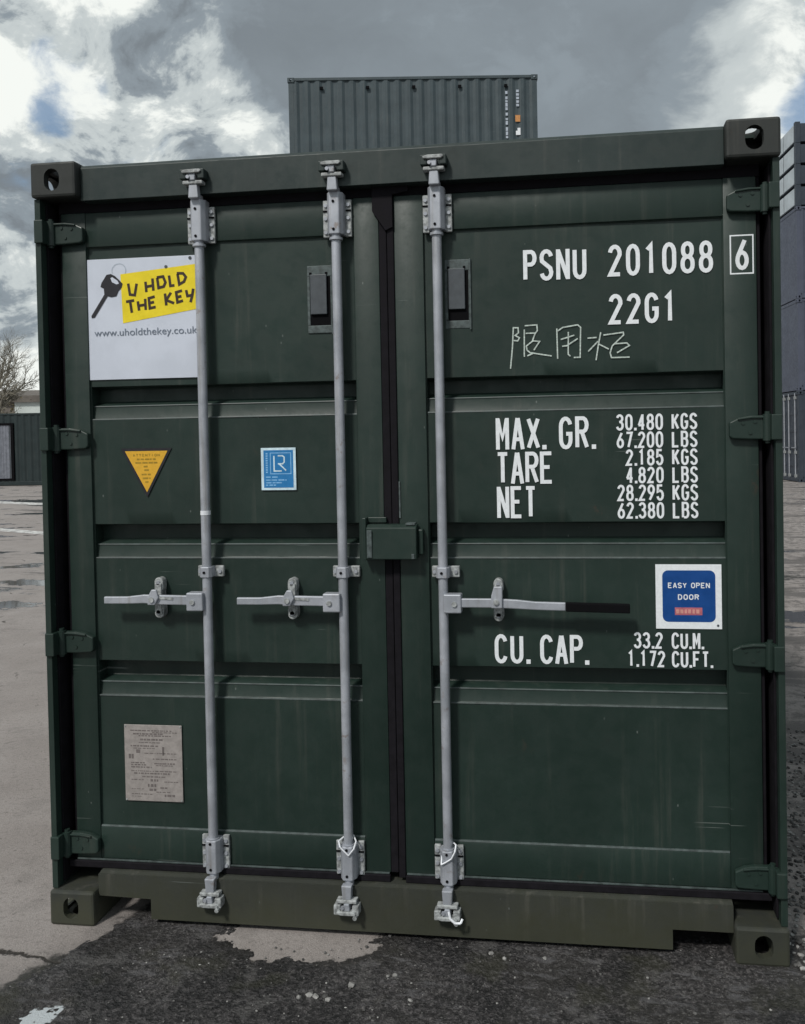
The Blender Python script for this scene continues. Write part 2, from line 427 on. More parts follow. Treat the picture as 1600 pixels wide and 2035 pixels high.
# soaked strip in front of the container: edges wander with noise
wob = A(X(t.m('SUBTRACT', nB, .5), .35), X(t.m('SUBTRACT', nC, .5), .22), X(t.m('SUBTRACT', nD, .5), .05))
f1 = A(sx, .99, X(sy, -.57), wob)
f2 = A(.17, X(sy, -1.), X(wob, .5))
f3 = A(3.2, X(sx, -1.), wob)
wet1 = t.m('MINIMUM', t.m('MINIMUM', f1, f2), f3)
# dry island under the middle-left of the sill
ex = X(A(sx, .36), 1/.29); ey = X(A(sy, -.03), 1/.16)
isl = t.m('SQRT', A(X(ex, ex), X(ey, ey)))
wet1 = t.m('MINIMUM', wet1, A(isl, -1., X(wob, 4.)))
# wetter, stained bands out in the yard
band = t.noise(t.map(o, scale=(.28, .8, 1)), 1.0, 7, .62, .8)
wet2 = X(t.mr(sy, 2.0, 4.0), X(t.mr(A(band, X(t.m('SUBTRACT', nC, .5), .16)), .55, .64), t.mr(t.noise(o, 26, 4, .7), .3, .6, .45, 1)))
right = t.mr(A(sx, X(sy, -.06), X(wob, 2.)), 1.05, 1.5)
wet3 = X(right, t.m('MAXIMUM', X(t.mr(nC, .46, .58), t.mr(nD, .3, .55)), t.mr(A(X(t.noise(t.map(o, scale=(.3, 1.1, 1), loc=(5, 0, 0)), 1.6, 6, .65), 1.0), X(nD, .12)), .58, .64)))
damp = X(t.mr(wet1, -.13, -.01), .22)
wetF = t.m('MINIMUM', A(t.m('MAXIMUM', damp, X(t.mr(wet1, -.045, .02), t.mr(nD, .28, .5, .55, 1))), X(wet2, .75), X(wet3, .6)), 1.0)
# cracks
wn = t.new('ShaderNodeTexNoise'); wn.inputs['Scale'].default_value = 3; t.put(wn.inputs['Vector'], o)
crk = t.vor(t.vm('ADD', o, t.vm('SCALE', wn.outputs['Color'], scale=.35)), .8, 'DISTANCE_TO_EDGE')
ck = X(t.mr(crk, .003, .011, 1, 0), t.mr(nB, .53, .62))
kx = A(sy, .165, X(A(sx, 1.29), .14), X(t.m('SUBTRACT', nB, .5), .10), X(t.m('SUBTRACT', nC, .5), .10))
ck = t.m('MAXIMUM', ck, X(t.mr(t.m('ABSOLUTE', kx), .003, .010, 1, 0), t.mr(sx, -1.02, -.96, 1, 0)))
col = t.mix(wetF, dry, mud)
col = t.mix(ck, col, (.035, .03, .025))
pud = X(t.mr(A(t.noise(t.map(o, scale=(.5, 1.2, 1), loc=(4, 3, 0)), 1.1, 5, .55, .3), X(t.m('SUBTRACT', nC, .5), .10)), .60, .63), t.mr(sy, 3.0, 4.5))
def ell(cx_, cy_, rx_, ry_):
    u_ = X(A(sx, -cx_), 1/rx_); v_ = X(A(sy, -cy_), 1/ry_)
    return t.mr(A(t.m('SQRT', A(X(u_, u_), X(v_, v_))), X(t.m('SUBTRACT', nB, .5), 2.2), X(t.m('SUBTRACT', nC, .5), 1.6)), .85, .95, 1, 0)
pud = t.m('MAXIMUM', pud, t.m('MAXIMUM', ell(-5.5, 5.35, .7, .22), t.m('MAXIMUM', ell(-5.9, 6.7, .8, .25), t.m('MAXIMUM', ell(-15.2, 20.2, 2.6, .8), ell(2.6, 5.2, .5, .25)))))
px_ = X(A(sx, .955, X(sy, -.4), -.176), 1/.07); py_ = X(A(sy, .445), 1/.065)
puddle_glint = t.mr(A(t.m('SQRT', A(X(px_, px_), X(py_, py_))), X(t.m('SUBTRACT', nD, .5), 2.2), X(t.m('SUBTRACT', nC, .5), 1.5)), .8, 1.0, 1, 0)  # bright puddle reflection, painted as a pale patch in the base colour
pudF = pud
col = t.mix(pudF, col, (.075, .075, .078))
col = t.mix(puddle_glint, col, (.50, .54, .56))
b.inputs['Specular IOR Level'].default_value = .5
t.put(b.inputs['Specular IOR Level'], t.mr(pudF, 0, 1, .4, 1.0))
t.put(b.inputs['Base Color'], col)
ro = t.mr(wetF, 0, 1, .85, .55, False)
t.put(b.inputs['Roughness'], A(X(ro, t.mr(pudF, 0, 1, 1, .05)), X(t.m('SUBTRACT', nD, .5), .1)))
hb = A(X(nC, .25), X(nD, .18), X(nE, .30), X(ck, -.4))
hb = X(hb, t.mr(pudF, 0, 1, 1, 0))
bump(t, b, hb, .9, .014)
g = MB(); g.poly([(-600, -300, 0), (600, -300, 0), (600, 900, 0), (-600, 900, 0)], gm)
tag(g.build('ground'), kind='structure')
# worn painted lines out in the yard
lm, t, b = pmat('worn line paint'); o = OC(t); n = t.noise(o, 6, 6, .7)
t.put(b.inputs['Base Color'], t.mix(t.mr(n, .4, .6), (.30, .29, .28), (.72, .72, .70))); b.inputs['Roughness'].default_value = .7
def line(x0, y0, x1, y1, w):
    a = Vector((x0, y0)); c = Vector((x1, y1)); d = (c-a).normalized(); nrm = Vector((-d.y, d.x))*w/2
    g = MB(); g.poly([(*(a-nrm), .004), (*(c-nrm), .004), (*(c+nrm), .004), (*(a+nrm), .004)], lm)
    tag(g.build('road_marking'), kind='structure')
line(-16, 15.1, -6.5, 10.6, .30)
line(-24, 23.0, -10.5, 17.6, .55)
line(5.2, 16.0, 8.5, 15.2, .15)

# rough layer of wet mud and grit lying in front of the container
from mathutils import noise as mn
def mudmask(x, y):
    p = Vector((x, y, 0)); w = mn.fractal(p*1.9, .8, 2.2, 5)*.11+mn.fractal(p*8+Vector((3, 1, 0)), .8, 2.2, 4)*.045+mn.noise(p*38)*.012
    a = x+.985-.57*y+w; c = .15-y+w*.5
    e = (math.hypot((x+.36+.35*(y-.03))/.24, (y-.035)/.11)-1+w*5.5+mn.noise(p*17)*.35)*.12
    g_ = (math.hypot((x+.955-.4*(y+.44))/.045, (y+.45)/.038)-1+mn.noise(p*30)*.7+mn.noise(p*70)*.4)*.05  # keeps the mud clear of the painted puddle reflection
    return min(a, c, e, g_)
nx_, ny_ = 620, 230; x0_, x1_, y0_, y1_ = -1.35, 2.4, -1.1, .28
V_ = []; F_ = []
for j in range(ny_+1):
    for i in range(nx_+1):
        x = x0_+(x1_-x0_)*i/nx_; y = y0_+(y1_-y0_)*j/ny_; p = Vector((x, y, 0))
        k = mudmask(x, y)-.012*max(0, mn.noise(p*21)); base = max(-.012, min(.0025, k*.07-.001))
        rgh = .25+.75*min(1, max(0, .5+mn.noise(p*2.6+Vector((9, 0, 0)))*1.3))
        h = mn.fractal(p*16, .7, 2.1, 4)*.0032*rgh + max(0, mn.noise(p*62))*.0065*rgh + abs(mn.noise(p*120+Vector((5, 5, 0))))*.0030*rgh
        if i in (0, nx_) or j in (0, ny_): base = -.02
        V_.append((x, y, base+h*(1 if k > 0 else .6)))
for j in range(ny_):
    for i in range(nx_):
        a = j*(nx_+1)+i
        if max(V_[a][2], V_[a+1][2], V_[a+nx_+1][2], V_[a+nx_+2][2]) > -.001: F_.append((a, a+1, a+nx_+2, a+nx_+1))
mm, t, b = pmat('wet mud and grit'); o = OC(t)
n1 = t.noise(o, 3.2, 6, .6, .4); n2 = t.noise(o, 34, 6, .7); n3 = t.noise(o, 130, 4, .7); n4 = t.noise(t.map(o, scale=(7, 22, 1), rot=(0, 0, R(-30))), 1.6, 7, .7, .5)
c = t.mix(t.mr(n1, .35, .65), (.013, .0125, .0135), (.032, .029, .029))
n5 = t.noise(o, 75, 3, .8)
c = t.mix(t.mr(n2, .50, .62, 0, .8), c, (.060, .055, .056))
c = t.mix(t.m('MULTIPLY', t.mr(n5, .54, .60), t.mr(n1, .35, .6, .35, 1)), c, (.115, .108, .108))
c = t.mix(t.mr(n5, .46, .40), c, (.006, .006, .006))
nL = t.noise(t.map(o, loc=(1, 8, 0)), 2.3, 5, .55, .6)
c = t.mix(t.mr(nL, .50, .60, 0, .75), c, (.022, .020, .018))
c = t.mix(t.m('MULTIPLY', t.mr(t.noise(t.map(o, loc=(2, 5, 0)), 6.5, 5, .6), .58, .63), .55), c, (.10, .096, .094))
c = t.mix(t.m('MULTIPLY', t.mr(n4, .50, .64), t.mr(n1, .45, .58)), c, (.095, .092, .096))
c = t.mix(t.m('MULTIPLY', t.mr(n3, .56, .70, 0, .8), t.mr(n1, .4, .6, .3, 1)), c, (.20, .195, .185))
c = t.mix(t.m('MULTIPLY', t.mr(t.noise(t.map(o, loc=(4, 2, 0)), 4.1, 4), .56, .66), .45), c, (.034, .034, .018))
t.put(b.inputs['Base Color'], c); t.put(b.inputs['Roughness'], t.mr(n1, .35, .65, .45, .8)); bump(t, b, t.m('ADD', n5, n2), 1.0, .012)
me = bpy.data.meshes.new('mud'); me.from_pydata(V_, [], F_); me.materials.append(mm)
me.polygons.foreach_set('use_smooth', [True]*len(me.polygons))
ob = bpy.data.objects.new('mud', me); COL.objects.link(ob)
tag(ob, 'dark wet mud and grit spread over the ground in front of the container', 'mud', kind='stuff')

# scattered stones: nobody could count them
rs = random.Random(5)
ib = bmesh.new(); bmesh.ops.create_icosphere(ib, subdivisions=1, radius=1)
IV = [v.co.copy() for v in ib.verts]; IF = [[v.index for v in f.verts] for f in ib.faces]; ib.free()
SV = []; SF = []
def stone(x, y, r):
    m = Matrix.Translation((x, y, r*.25+(.003 if y < .14 and x > -.9 else 0))) @ Matrix.Rotation(rs.uniform(0, 6.3), 4, 'Z') @ Matrix.Diagonal((r*rs.uniform(.8, 1.4), r*rs.uniform(.7, 1.1), r*rs.uniform(.4, .75), 1))
    n_ = len(SV); SV.extend([(m @ v)+Vector((rs.uniform(-1, 1), rs.uniform(-1, 1), rs.uniform(-1, 1)))*r*.16 for v in IV])
    SF.extend([[a_+n_ for a_ in f] for f in IF])
for i in range(420):
    x = rs.gauss(.45, .5); y = rs.uniform(-.55, .16)
    if x > -.95: stone(x, y, rs.choice((.0015, .002, .0025, .003, .004)) * rs.uniform(.8, 1.4))
for i in range(3200):
    x = 1.23+abs(rs.gauss(0, .42)); y = rs.uniform(-.45, 2.2); stone(x, y, rs.uniform(.003, .010))
for i in range(260):
    x = rs.gauss(-.55, .35); y = rs.uniform(-.55, -.1); stone(x, y, rs.uniform(.0015, .004))
for x, y, r in ((-.19, -.28, .012), (-.165, -.275, .009), (-.10, -.22, .011), (.02, -.16, .009), (.0, -.165, .007), (.30, -.02, .008), (.345, -.045, .009), (-.24, -.29, .01), (.47, -.03, .007), (.09, -.27, .009), (-.21, -.275, .015), (-.15, -.29, .010)): stone(x, y, r)
me = bpy.data.meshes.new('gravel'); me.from_pydata(SV, [], SF); me.materials.append(M_stone); me.materials.append(simple('pale stone', (.26, .255, .245), .8, 0, .4, 30))
me.polygons.foreach_set('material_index', [1 if (k//20) % 9 == 0 or ((k//20) % 3 == 0 and (k//20) > 420) or k >= (len(me.polygons)-200) else 0 for k in range(len(me.polygons))])
gv = bpy.data.objects.new('gravel', me); COL.objects.link(gv)
tag(gv, 'loose gravel and grit lying on the wet ground around the container', 'gravel', kind='stuff')

# ------------------------------------------------------------------ corner casting with real holes
def stadium(cx, cy, w, h, n=8):
    """w < h : vertical slot"""
    if w <= h: return arc(cx, cy+(h-w)/2, w/2, w/2, 0, 180, n)+arc(cx, cy-(h-w)/2, w/2, w/2, 180, 360, n)
    return arc(cx+(w-h)/2, cy, h/2, h/2, -90, 90, n)+arc(cx-(w-h)/2, cy, h/2, h/2, 90, 270, n)
def tmp(mb):
    ob = mb.build('tmp'); return ob
def casting_mesh():
    """upper right front casting: x 0..-.162 inward, y 0..178, z 0..-.118; outer corner at origin"""
    a = tmp(MB().box(-.162, 0, 0, .178, -.118, 0, M_cast, .009))
    cut = [tmp(MB().box(-.136, -.026, .026, .155, -.094, -.024, M_cast)),
           tmp(MB().prism(stadium(-.078, -.060, .055, .074), 'y', -.02, .05, M_cast)),
           tmp(MB().prism([(p[0], p[1]) for p in stadium(.089, -.060, .085, .060)], 'x', -.05, .02, M_cast)),
           tmp(MB().prism(stadium(-.081, .089, .062, .115), 'z', -.05, .02, M_cast))]
    for c in cut:
        md = a.modifiers.new('b', 'BOOLEAN'); md.object = c; md.operation = 'DIFFERENCE'; md.solver = 'EXACT'
    bpy.context.view_layer.update()
    me = bpy.data.meshes.new_from_object(a.evaluated_get(bpy.context.evaluated_depsgraph_get()))
    for c in cut+[a]: bpy.data.objects.remove(c)
    me.materials.clear(); me.materials.append(M_cast)
    me.polygons.foreach_set('material_index', [0]*len(me.polygons))
    return me
CAST = casting_mesh()
def casting(parent, x, y, z, sx_, sy_, sz_, mat=None):
    me = CAST.copy(); me.transform(Matrix.Diagonal((sx_, sy_, sz_, 1)))
    if sx_*sy_*sz_ < 0: me.flip_normals()
    me.transform(Matrix.Translation((x, y, z)))
    if mat: me.materials[0] = mat
    ob = bpy.data.objects.new('corner_casting', me); COL.objects.link(ob); ob.parent = parent
    return ob
def corrug(mb, L, x0, z0, z1, yout, depth, pitch, mat, axis='x', flip=1, thick=.003):
    """trapezoid wall along `axis`, outer face at yout, grooves going inwards by depth*flip"""
    n = max(1, round(L/pitch)); p = L/n; pts = []
    for i in range(n):
        a = x0+i*p; pts += [(a, 0), (a+p*.26, 0), (a+p*.5, 1), (a+p*.76, 1)]
    pts.append((x0+L, 0))
    mi = mb.mi(mat); vs = []
    for (u, d) in pts:
        yy = yout+d*depth*flip
        c0 = (u, yy, z0) if axis == 'x' else (yy, u, z0); c1 = (u, yy, z1) if axis == 'x' else (yy, u, z1)
        vs.append((mb.bm.verts.new(c0), mb.bm.verts.new(c1)))
    for a, c in zip(vs, vs[1:]):
        f = mb.bm.faces.new((a[0], c[0], c[1], a[1])); f.material_index = mi
    return mb

# ------------------------------------------------------------------ THE MAIN CONTAINER
H = 2.591; HW = 1.219; DL = 6.058
box = tag(empty('shipping_container'), 'large dark green container with galvanised locking bars and white lettering, filling the foreground', 'shipping container')
for sx_ in (1, -1):
    for (yy, sy_) in ((0, 1), (DL, -1)):
        casting(box, sx_*HW, yy, H, sx_, sy_, 1)
        c = casting(box, sx_*HW, yy, 0.0, sx_, sy_, -1)
# posts: outer flange, then a deep channel
for s in (1, -1):
    def P(pts): return [(s*a, c) for a, c in pts]
    MB().prism(P([(1.196, .016), (1.2165, .016), (1.2165, .20), (1.10, .20), (1.10, .185), (1.196, .185)]), 'z', .119, 2.472, M_green, .0015).build('corner_post', box)
    MB().box(s*1.2165-(.02 if s > 0 else 0), s*1.2165+(0 if s > 0 else .02), DL-.16, DL-.02, .119, 2.472, M_green, .002).build('corner_post', box)
for s in (1, -1):
    a_, c_ = sorted((s*1.1885, s*1.1955))
    MB().box(a_, c_, .045, .184, .13, 2.46, M_rubber, .001).build('post_channel_shade', box)  # black strip added on the inner face to paint the channel's shade
    a_, c_ = sorted((s*1.12, s*1.188))
    MB().box(a_, c_, .150, .184, .13, 2.46, M_black, .001).build('post_channel_shade', box)  # black sheet over the channel back, its deep shade put into colour
# header
MB().prism([(.030, 2.463), (.030, 2.571), (.038, 2.582), (.12, 2.586), (.12, 2.463)], 'x', -1.056, 1.056, M_head, .0015).build('header', box)
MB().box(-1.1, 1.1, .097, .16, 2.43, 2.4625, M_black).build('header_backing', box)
# sill with forklift pockets
sil = MB()
sil.prism([(-1.056, .094), (-.867, .090), (-.867, .022), (.870, .020), (.870, .084), (1.056, .084), (1.056, .168), (-1.056, .168)], 'y', .030, .038, M_sill)
sil.prism([(.039, .152), (.031, .1665), (.052, .172), (.14, .173), (.14, .152)], 'x', -1.056, 1.056, M_sill)
sil.box(-.866, -.858, .038, .9, .022, .092, M_sill).box(.862, .869, .038, .9, .020, .086, M_sill)
sil.build('sill', box)
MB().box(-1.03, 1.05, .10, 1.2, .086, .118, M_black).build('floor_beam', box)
# long sides, roof, floor, rear
for s in (-1, 1):
    corrug(MB(), DL-.36, .18, .16, 2.53, s*(HW-.012), .036, .275, M_green, 'y', -s).build('side_panel', box)
    MB().box(s*HW-(.06 if s > 0 else 0), s*HW+(0 if s > 0 else .06), .178, DL-.178, 2.528, 2.585, M_green, .002).build('top_rail', box)
    MB().box(s*HW-(.05 if s > 0 else 0), s*HW+(0 if s > 0 else .05), .178, DL-.178, .02, .165, M_green, .002).build('bottom_rail', box)
corrug(MB(), 2.2, -1.1, .16, 2.5, DL-.02, .04, .25, M_green, 'x', -1).build('rear_wall', box)
MB().box(-1.16, 1.16, .10, DL-.1, 2.562, 2.572, M_green).build('roof', box)
MB().box(-1.16, 1.16, .16, DL-.1, .12, .15, M_black).build('floor', box)

YF, YP, YR = .072, .083, .138      # door frame face, sheet face, recess back
BANDS = [(1.836, 1.721), (1.362, 1.243), (.890, .765)]
ZT, ZB = 2.316, .312
def door(s, x0, x1, px0, px1):
    """x0..x1 leaf, px0..px1 sheet"""
    m = MB()
    # frame members butt end to end
    m.box(x0, px0, YF, YR+.006, .200, 2.434, M_doorg, .003)
    m.box(px1, x1, YF, YR+.006, .200, 2.434, M_doorg, .003)
    m.box(px0, px1, YF+.001, YR+.006, ZT, 2.433, M_doorg, .003)
    m.box(px0, px1, YF+.001, YR+.006, .201, ZB, M_doorg, .003)
    # sheet: pressed profile, swept along x
    prof = [(YP, ZT)]
    for zt, zb in BANDS:
        prof += [(YP, zt+.002), (YP+.002, zt), (YR-.003, zt-.004), (YR, zt-.008), (YR, zb+.066), (YR-.003, zb+.062), (YP+.017, zb+.052), (YP+.013, zb+.048), (YP+.008, zb+.008), (YP+.006, zb+.004), (YP, zb)]
    prof.append((YP, ZB))
    mi = m.mi(M_doorg); n = 40
    def dent(x, z, y):
        return y + .0016*math.sin(x*7.1+z*2.3+s)*math.sin(z*5.3+x*1.7) if abs(y-YP) < .001 else y
    pr2 = []
    for (a, c) in zip(prof, prof[1:]):
        k = max(1, int(abs(a[1]-c[1])/.04)) if abs(a[0]-c[0]) < .0005 else 1
        for i in range(k): pr2.append((a[0]+(c[0]-a[0])*i/k, a[1]+(c[1]-a[1])*i/k))
    pr2.append(prof[-1])
    rows = [[m.bm.verts.new((px0+(px1-px0)*i/n, dent(px0+(px1-px0)*i/n, z, y), z)) for (y, z) in pr2] for i in range(n+1)]
    for ra, rb in zip(rows, rows[1:]):
        for j in range(len(pr2)-1):
            f = m.bm.faces.new((ra[j], ra[j+1], rb[j+1], rb[j])); f.material_index = mi
    for zt, zb in BANDS:  # beads whose light colour paints highlights along the creases
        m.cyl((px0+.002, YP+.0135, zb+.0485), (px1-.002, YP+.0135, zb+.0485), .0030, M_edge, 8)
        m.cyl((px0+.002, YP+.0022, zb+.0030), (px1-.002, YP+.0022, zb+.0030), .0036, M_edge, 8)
    m.cyl((px0+.002, YP-.004, ZB+.001), (px1-.002, YP-.004, ZB+.001), .0048, M_edge, 8)  # painted highlight along the bottom ledge
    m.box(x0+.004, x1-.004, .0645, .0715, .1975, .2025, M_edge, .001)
    # weld beads where sheet meets frame
    for z in (ZT-.001, ZB+.001): m.cyl((px0, YP-.001, z), (px1, YP-.001, z), .0028, M_doorg, 6)
    for x in (px0+.001, px1-.001): m.cyl((x, YP-.0005, ZB), (x, YP-.0005, ZT), .0022, M_doorg, 6)
    return m.build('door', box, True)
dl = door(1, -1.157, -.040, -1.068, -.125)
dr = door(2, .011, 1.157, .108, 1.057)
dl['label'] = 'left hand door with sign board and two locking bars'
dr['label'] = 'right hand door with white weight table and one locking bar'

# gaskets
def gasket(par, x0, x1, y0, y1, z0, z1): return MB().box(x0, x1, y0, y1, z0, z1, M_rubber, .003).build('gasket', par)
gasket(dl, -1.170, -.04, .079, .095, 2.4345, 2.476); gasket(dl, -1.170, -1.1575, .082, .096, .19, 2.434)
gasket(dl, -1.180, -.04, .060, .0715, .1725, .1965); gasket(dl, -.0395, -.014, .072, .086, .2, 2.425)
gasket(dr, .0115, 1.170, .079, .095, 2.4345, 2.476); gasket(dr, 1.1575, 1.170, .082, .096, .19, 2.434)
gasket(dr, .0115, 1.180, .060, .0715, .1725, .1965); gasket(dr, -.012, .0105, .068, .086, .185, 2.425)
MB().prism([(-.058, 2.478), (-.030, 2.487), (.030, 2.484), (.062, 2.473), (.062, 2.445), (.010, 2.436), (.010, 2.33), (-.014, 2.32), (-.036, 2.352), (-.058, 2.385)], 'y', .060, .0655, M_rubber, .002).build('gasket', dr)['label'] = 'folded rubber flap where both seals meet at the top'
# thin light seam strip beside the middle gasket
MB().box(.0115, .0165, .0685, .0715, 1.38, 1.50, M_rim).build('seam_strip', dr)

# ---- hinges
def hinge(s, zc, par, h=.074):
    m = MB()
    X_ = lambda a: s*a
    z0, z1 = zc-h/2, zc+h/2
    m.prism([(X_(1.066), z0+.010), (X_(1.075), z0+.003), (X_(1.13), z0), (X_(1.181), z0), (X_(1.181), z1), (X_(1.13), z1), (X_(1.095), z1-.006), (X_(1.066), z1-.020)], 'y', .050, YF-.001, M_green, .004)
    m.prism([(X_(1.09), z1-.014), (X_(1.13), z1-.009), (X_(1.175), z1-.009), (X_(1.175), z1-.003), (X_(1.13), z1-.0025), (X_(1.09), z1-.008)], 'y', .044, .051, M_green, .002)
    m.cyl((X_(1.180), .050, z0-.004), (X_(1.180), .050, z1+.004), .015, M_green, 14)
    m.cyl((X_(1.180), .050, z0-.012), (X_(1.180), .050, z1+.012), .009, M_green, 10)
    a, c = sorted((X_(1.183), X_(1.2145)))
    m.box(a, c, .006, .052, z0-.002, z1+.002, M_green, .003)
    for (hx, hz) in ((1.106, .014), (1.128, -.016), (1.142, .018)):
        m.cyl((X_(hx), .047, zc+hz), (X_(hx), .051, zc+hz), .0055, M_green, 10)
    return m.build('hinge', par)
for z in (2.362, 1.660, .959, .260):
    hinge(-1, z, dl); hinge(1, z-.004 if z > 1 else z-.012, dr)

# ---- locking gear
def locking(x, par, side, seal):
    """side -1: handle points left, 1: right"""
    yc = .043; r = .0155
    m = MB(); m.cyl((x, yc, .155), (x, yc, 2.46), r, M_galv, 24)
    m.cyl((x, yc, 2.292), (x, yc, 2.300), r+.006, M_galv, 24).cyl((x, yc, .300), (x, yc, .306), r+.005, M_galv, 24)
    if x < -.5: m.cyl((x, yc, 1.397), (x, yc, 1.411), r+.0012, M_seal, 24)
    m.build('locking_bar', par, True)
    # guide brackets top and bottom
    for (z0, z1, up) in ((2.306, 2.428, 1), (.187, .306, -1)):
        m = MB()
        m.box(x-.048, x-.026, .060, YF-.0005, z0, z1, M_galvd, .003).box(x+.026, x+.048, .060, YF-.0005, z0, z1, M_galvd, .003)
        m.prism([(x-.027, YF-.001), (x-.027, .040), (x-.016, .022), (x+.016, .022), (x+.027, .040), (x+.027, YF-.001)], 'z', z0+.003, z1+(.018 if up > 0 else -.004), M_galv, .003)
        for bz in (z0+.018, z1-.014): m.cyl((x-.002, .0195, bz), (x-.002, .023, bz), .0045, M_black, 10)
        for bx in (-.038, .038):
            for bz in (z0+.016, z1-.018, (z0+z1)/2): m.cyl((x+bx, .055, bz), (x+bx, .061, bz), .006, M_galv, 8)
        m.box(x-.047, x-.030, .057, .0605, (z0+z1)/2+.022, (z0+z1)/2+.027, M_black).box(x+.030, x+.047, .057, .0605, (z0+z1)/2+.022, (z0+z1)/2+.027, M_black)
        m.build('bar_guide', par)
    # cams and keepers
    for up in (1, -1):
        zb = 2.445 if up > 0 else .182
        m = MB()
        m.prism([(x-.0175, zb), (x+.0175, zb), (x+.014, zb+up*.045), (x-.014, zb+up*.045)], 'y', .004, .0285, M_galv, .003)
        m.box(x-.034, x+.034, .000, .0285, min(zb+up*.044, zb+up*.056), max(zb+up*.044, zb+up*.056), M_galvd, .003)
        m.prism([(x-.008, zb+up*.055), (x+.010, zb+up*.055), (x+.012, zb+up*.078), (x-.012, zb+up*.078)], 'y', -.004, .0285, M_galv, .003)
        m.cyl((x-.012, -.009, zb+up*.066), (x-.012, -.002, zb+up*.066), .006, M_galv, 10)
        tz = zb+up*.078
        m.prism([(x-.030, tz), (x+.026, tz), (x+.034, tz+up*.006), (x+.030, tz+up*.012), (x-.018, tz+up*.012), (x-.034, tz+up*.007)], 'y', -.010, .014, M_galvd, .002)
        m.build('cam', par)
        # keeper jaws welded on the frame
        for sgn in (-1, 1):
            a, c = sorted((x+sgn*.020, x+sgn*.042))
            MB().box(a, c, -.004, .0295, min(zb+up*.060, zb+up*.092), max(zb+up*.060, zb+up*.092), M_galvd if up < 0 else M_head, .003).build('keeper', par)
    # middle bracket
    m = MB()
    m.box(x-.043+.004, x+.052, .058, YF-.0005, 1.187, 1.224, M_galvd, .003)
    m.prism([(x-.022, .0595), (x-.022, .036), (x-.014, .024), (x+.014, .024), (x+.022, .036), (x+.022, .0595)], 'z', 1.188, 1.223, M_galv, .002)
    m.cyl((x-.002, .0215, 1.205), (x-.002, .025, 1.205), .0045, M_black, 10)
    for bx in (-.030, .040): m.cyl((x+bx, .053, 1.205), (x+bx, .0585, 1.205), .006, M_galv, 8)
    m.build('bar_bracket', par)
    # handle: hub, lever
    d = side
    m = MB()
    a, c = sorted((x+d*.004, x+d*.062))
    m.box(a, c, .012, .050, 1.078, 1.139, M_galv, .004)
    m.cyl((x+d*.040, .007, 1.108), (x+d*.040, .013, 1.108), .0085, M_galvd, 12)
    if d < 0:
        L0 = .062; zz = 1.113
        pts = [(x-.058, zz+.016), (x-.155, zz+.017), (x-.215, zz+.018), (x-.275, zz+.011), (x-.358, zz+.0105),
               (x-.358, zz-.0135), (x-.275, zz-.013), (x-.215, zz-.011), (x-.155, zz-.015), (x-.058, zz-.016)]
        m.prism(pts, 'y', .018, .030, M_galv, .003)
        m.prism([(x-.11, zz+.010), (x-.19, zz+.014), (x-.19, zz+.005), (x-.11, zz+.002)], 'y', .0155, .0185, M_galvd)
    else:
        zz = 1.110
        pts = [(x+.058, zz+.015), (x+.170, zz+.015), (x+.240, zz+.012), (x+.300, zz+.006), (x+.394, zz+.004),
               (x+.394, zz-.022), (x+.300, zz-.020), (x+.240, zz-.017), (x+.170, zz-.014), (x+.058, zz-.014)]
        m.prism(pts, 'y', .018, .030, M_galv, .003)
    m.build('handle', par)
    if d > 0:
        m = MB(); m.prism([(x+.3945, zz+.004), (x+.594, zz+.000), (x+.594, zz-.028), (x+.3945, zz-.024)], 'y', .014, .034, M_black, .003)
        gr = m.build('handle_grip', par); gr['label'] = 'black rubber grip on the end of the handle'
    # catch
    cx = x+d*.178; m = MB()
    m.prism(stadium(cx, 1.158, .031, .052), 'y', .052, YF+.010, M_galvd, .003)
    m.prism(stadium(cx, 1.070, .033, .050), 'y', .052, YF+.010, M_galvd, .003)
    m.box(cx-.012, cx+.012, .046, YP-.0005, 1.060, 1.165, M_galvd, .002)
    m.prism([(cx-.019, 1.098), (cx+.006, 1.098), (cx+.020, 1.122), (cx+.013, 1.150), (cx-.004, 1.150), (cx-.019, 1.124)] if d < 0 else
            [(cx-.019, 1.096), (cx+.016, 1.096), (cx+.017, 1.166), (cx-.010, 1.166), (cx-.019, 1.135)], 'y', .008, .017, M_galv, .003)
    m.cyl((cx-.003, .003, 1.116), (cx-.003, .009, 1.116), .009, M_galvd, 12)
    m.cyl((cx, .046, 1.066), (cx, .053, 1.066), .008, M_galv, 10).cyl((cx, .046, 1.166), (cx, .053, 1.166), .007, M_galv, 10)
    m.build('handle_catch', par)
    if seal:
        m = MB(); y = .017
        if seal == 1:
            m.tube([(x-.030, .030, .318), (x-.022, y, .304), (x+.006, y, .277), (x+.024, y, .300), (x+.029, .030, .320), (x+.012, .062, .324), (x-.014, .062, .324), (x-.030, .030, .318)], .0026, M_seal)
        else:
            m.tube([(x-.019, .03, .285), (x-.019, y, .262), (x-.004, y, .270), (x+.014, y, .282), (x+.026, y, .305), (x+.028, .03, .322), (x+.01, .062, .318), (x-.019, .06, .30), (x-.019, .03, .285)], .0026, M_seal)
            m.build('seal_wire', par); m = MB()
            m.tube([(x+.006, -.006, .122), (x+.012, -.012, .102), (x+.028, -.014, .090), (x+.045, -.012, .090), (x+.050, -.004, .100)], .004, M_seal)
        m.build('seal_wire', par)
    m = MB(); m.cyl((x+.030, -.012, .086), (x+.030, .012, .086), .007, M_galvd, 10).build('cam_bolt', par)
locking(-.645, dl, -1, 0)
locking(-.175, dl, -1, 1)
locking(.158, dr, 1, 2)

